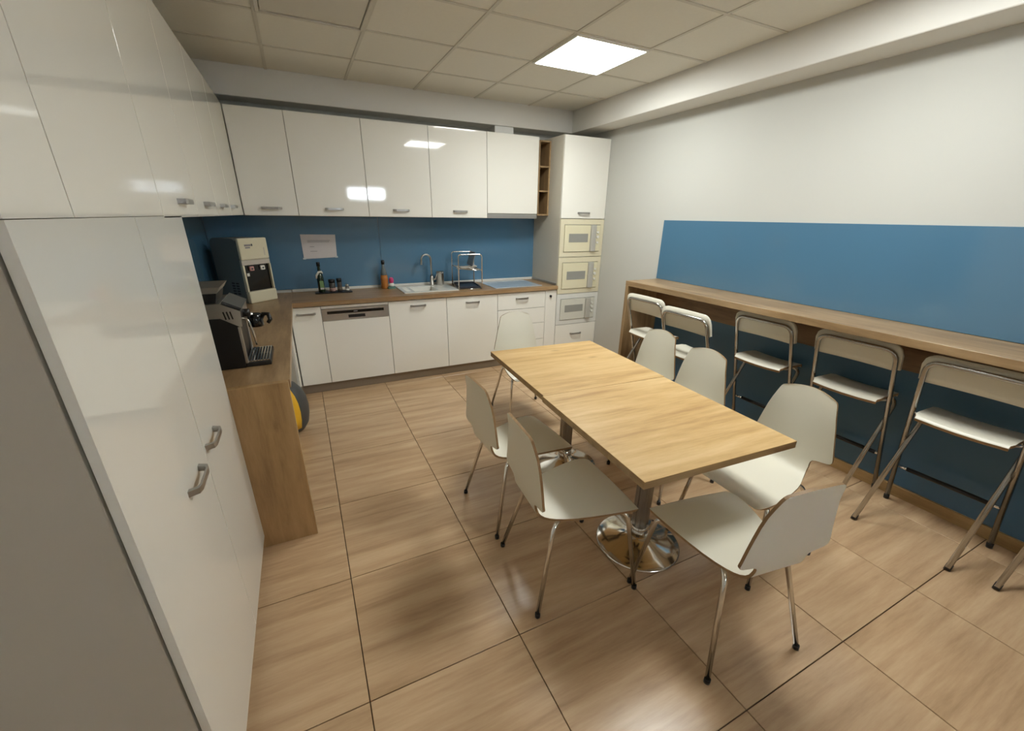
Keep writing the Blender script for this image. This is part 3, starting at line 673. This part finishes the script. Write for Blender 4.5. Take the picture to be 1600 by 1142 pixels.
lathe_part('bristle_head', [(.024, 0), (.028, .008), (.026, .03), (.016, .034)], (-1.968, .03, ZW1+.022), CERAM, t); lathe_part('grip', [(.016, .0345), (.024, .05), (.024, .075), (.014, .092)], (-1.968, .03, ZW1+.022), PINK, t)
# notice
t = thing('paper_notice', (-2.615, YB-.009, 1.2), 'white paper notice taped on the blue splashback', 'notice')
bm = bmesh.new(); vs = [bm.verts.new((x, YB-.0095-(.004 if k in (0, 1) else 0), z)) for k, (x, z) in enumerate(((-2.768, 1.203), (-2.465, 1.213), (-2.455, 1.428), (-2.77, 1.432)))]
f = bm.faces.new(vs); r_ = bmesh.ops.extrude_face_region(bm, geom=[f]); bmesh.ops.translate(bm, verts=[v for v in r_['geom'] if isinstance(v, bmesh.types.BMVert)], vec=(0, -.0006, 0)); sheet = obj('sheet', bm, PAPER, t)
bm = bmesh.new()
for x0, x1, z in ((-2.715, -2.51, 1.372), (-2.715, -2.52, 1.360), (-2.70, -2.66, 1.316), (-2.70, -2.64, 1.272)): bm_box(bm, x0, x1, YB-.0158, YB-.0148, z, z+.004)
obj('printed_lines', bm, INK, sheet)
for x, z in ((-2.765, 1.205), (-2.47, 1.215)): box('tape', x-.012, x+.014, YB-.0172, YB-.0160, z-.006, z+.010, mat('tape_film', srgb(206, 214, 216), .2), t, 0)

# water dispenser, turned out of the corner
WA = math.atan2(.178, .194)
t = thing('water_dispenser', (-3.268, -.135, ZW1), 'cream and grey countertop water dispenser with black recess', 'water dispenser', rz=WA)
wh = .133; yf, yk = -.185, .16; H_ = .535
bm = bmesh.new()
poly = [(yf+.03, 0), (yf+.03, H_-.05), (yf+.042, H_-.02), (yf+.07, H_-.004), (yk-.05, H_-.004), (yk-.015, H_-.018), (yk, H_-.05), (yk, 0)]
bm_prism(bm, poly, 'x', -wh, wh); hs = obj('housing', bm, GREYSIDE, t, False)
for k in range(2):
    bm = bmesh.new()
    for q in range(5): bm_box(bm, -wh-.0012, -wh+.001, -.09+k*.05, -.055+k*.05, .07+q*.022, .083+q*.022)
    obj('vent_slots', bm, BLACK, hs, False)
def fpanel(z0, z1, d0, d1, name, m_, x0=-wh-.001, x1=wh+.001, bev=.006):
    return box(name, x0, x1, yf+d0, yf+d1, z0, z1, m_, t, bev, 2, world=False)
fpanel(.36, H_, -.002, .0295, 'upper_front', IVORY, bev=.012); fpanel(.318, .3595, .004, .0295, 'tap_strip', SIDE, bev=.003)
fpanel(.0, .10, -.012, .0295, 'drip_base', IVORY, bev=.012)
fpanel(.1005, .3175, .0, .0295, 'side_frame', IVORY, -wh-.001, -wh+.016, .003); fpanel(.1005, .3175, .0, .0295, 'side_frame', IVORY, wh-.012, wh+.001, .003)
rc = fpanel(.1005, .3175, .022, .0295, 'recess', BLKG, -wh+.0165, wh-.0125, .001)
for x, m_ in ((-.05, mat('red_white_tap', srgb(200, 150, 142), .4)), (.055, CERAM)):
    tp = box('tap', x-.02, x+.02, yf+.004, yf+.021, .268, .306, m_, rc, .006, 2, world=False)
    box('tap_mark', x-.008, x+.008, yf+.0025, yf+.0038, .279, .292, DGREY, tp, 0, world=False)
box('sticker', -.095, -.072, yf+.0205, yf+.0218, .225, .25, CERAM, rc, 0, world=False)
up_ = [c for c in t.children if c.name.startswith('upper_front')][0]
box('print_patch', -.085, -.025, yf-.0028, yf-.0021, .47, .485, INK, up_, 0, world=False); box('print_mark', -.022, -.010, yf-.0028, yf-.0021, .47, .488, DGREY, up_, 0, world=False); box('print_patch', -.08, -.035, yf-.0028, yf-.0021, .453, .464, INK, up_, 0, world=False); box('level_mark', .088, .096, yf-.0028, yf-.0021, .39, .455, SIDE, up_, 0, world=False)

# espresso machine
t = thing('coffee_machine', (-3.25, -2.04, ZW1), 'black and silver espresso machine with drip grid on the side worktop', 'coffee machine')
Y0, Y1 = -2.185, -1.90
bm = bmesh.new(); bm_prism(bm, [(-3.47, ZW1), (-3.122, ZW1), (-3.122, .905), (-3.112, 1.10), (-3.182, 1.145), (-3.47, 1.145)], 'y', Y0, Y1); obj('body', bm, BLACK, t)
bm = bmesh.new(); bm_prism(bm, [(-3.47, 1.1455), (-3.182, 1.1455), (-3.1115, 1.1), (-3.100, 1.1), (-3.094, 1.175), (-3.172, 1.215), (-3.47, 1.215)], 'y', Y0-.002, Y1+.002); sd = obj('head_shell', bm, STEEL, t)
bm = bmesh.new()
for k in range(3): bm_prism(bm, [(-3.168+k*.014, 1.176), (-3.162+k*.014, 1.178), (-3.156+k*.014, 1.140), (-3.162+k*.014, 1.138)], 'y', Y0-.0035, Y0-.0022)
obj('vent_slots', bm, BLACK, sd)
box('front_post', -3.1215, -3.108, Y0-.001, Y0+.02, .91, 1.0995, STEEL, t, .002); box('front_post', -3.1215, -3.108, Y1-.02, Y1+.001, .91, 1.0995, STEEL, t, .002)
bm = bmesh.new(); bm_prism(bm, [(-3.168, 1.2165), (-3.094, 1.1785), (-3.088, 1.187), (-3.160, 1.226)], 'y', Y0+.012, Y1-.012); obj('control_panel', bm, DGREY, t)
bm = bmesh.new(); bm_prism(bm, [(-3.45, 1.2155), (-3.19, 1.2155), (-3.178, 1.262), (-3.45, 1.262)], 'y', Y0+.025, Y1-.025); hp = obj('cup_tray', bm, BLACK, t)
bm = bmesh.new(); bm_prism(bm, [(-3.46, 1.2625), (-3.175, 1.2625), (-3.158, 1.29), (-3.46, 1.29)], 'y', Y0+.015, Y1-.015); obj('tray_rim', bm, STEEL, hp)
box('drip_tray', -3.1215, -3.008, Y0+.004, Y1-.004, ZW1, .912, BLACK, t, .005, 2)
bm = bmesh.new()
for k in range(8): bm_box(bm, -3.115+k*.0135, -3.108+k*.0135, Y0+.012, Y1-.012, .9125, .919, .001)
for y in (Y0+.012, (Y0+Y1)/2-.004, Y1-.02): bm_box(bm, -3.115, -3.013, y, y+.008, .9125, .9165)
obj('drip_grid', bm, CHROME, t)
bm = bmesh.new(); bm_lathe(bm, [(.034, 1.065), (.036, 1.07), (.036, 1.125), (.03, 1.13)], 24, (-3.055, -2.04, 0)); gh = obj('group_head', bm, BLKG, t)
bm = bmesh.new(); bm_tube(bm, [(-3.11, -2.04, 1.12), (-3.06, -2.04, 1.12)], .02, 12); obj('group_arm', bm, STEEL, gh)
bm = bmesh.new(); bm_tube(bm, [(-3.03, -2.045, 1.098), (-3.012, -2.05, 1.128), (-2.990, -2.06, 1.128), (-2.984, -2.065, 1.10), (-2.998, -2.07, 1.082)], [.009, .011, .011, .011, .008], 10, .02); obj('portafilter_handle', bm, BLACK, gh)
bm = bmesh.new(); bm_tube(bm, [(-3.105, -2.13, 1.13), (-3.075, -2.14, 1.125), (-3.065, -2.14, 1.06), (-3.06, -2.14, .99)], .005, 8, .02); obj('steam_wand', bm, CHROME, t)
bm = bmesh.new(); bm_tube(bm, [(-3.097, -2.10, 1.15), (-3.065, -2.10, 1.15)], .02, 14); obj('steam_knob', bm, BLACK, t)

# yellow and grey floor appliance in the open bay
VX, VY = -3.115, -1.12
t = thing('canister_vacuum', (VX, VY, 0), 'yellow and dark grey rounded canister vacuum behind the oak end panel', 'vacuum')
VP = [(.12, .012), (.16, .02), (.185, .06), (.199, .13), (.203, .20), (.195, .27), (.172, .33), (.135, .38), (.08, .40), (.02, .405)]
bm = bmesh.new(); bm_lathe(bm, VP, 36, (VX, VY, 0)); tp = obj('housing', bm, DGREY, t)
bm = bmesh.new(); rg = []
for r, z in VP[2:8]: rg.append([bm.verts.new((VX+(r+.004)*math.cos(math.radians(a)), VY+(r+.004)*math.sin(math.radians(a)), z)) for a in range(-150, -38, 8)])
for A, B in zip(rg, rg[1:]):
    for k in range(len(A)-1): bm.faces.new((A[k], A[k+1], B[k+1], B[k])).smooth = True
r_ = bmesh.ops.extrude_face_region(bm, geom=bm.faces[:])
for v in r_['geom']:
    if isinstance(v, bmesh.types.BMVert): d_ = Vector((v.co.x-VX, v.co.y-VY, 0)); v.co -= d_.normalized()*.012
obj('side_panel', bm, YEL, t)
bm = bmesh.new(); bm_tube(bm, [(VX-.07, VY, .395), (VX-.06, VY, .45), (VX+.06, VY, .45), (VX+.07, VY, .395)], .011, 10, .03); obj('handle', bm, BLACK, tp)
for a in range(4):
    bm = bmesh.new(); x, y = VX+.12*math.cos(a*math.pi/2+.8), VY+.12*math.sin(a*math.pi/2+.8); bm_tube(bm, [(x, y-.01, .014), (x, y+.01, .014)], .014, 12); obj('caster', bm, BLACK, t)
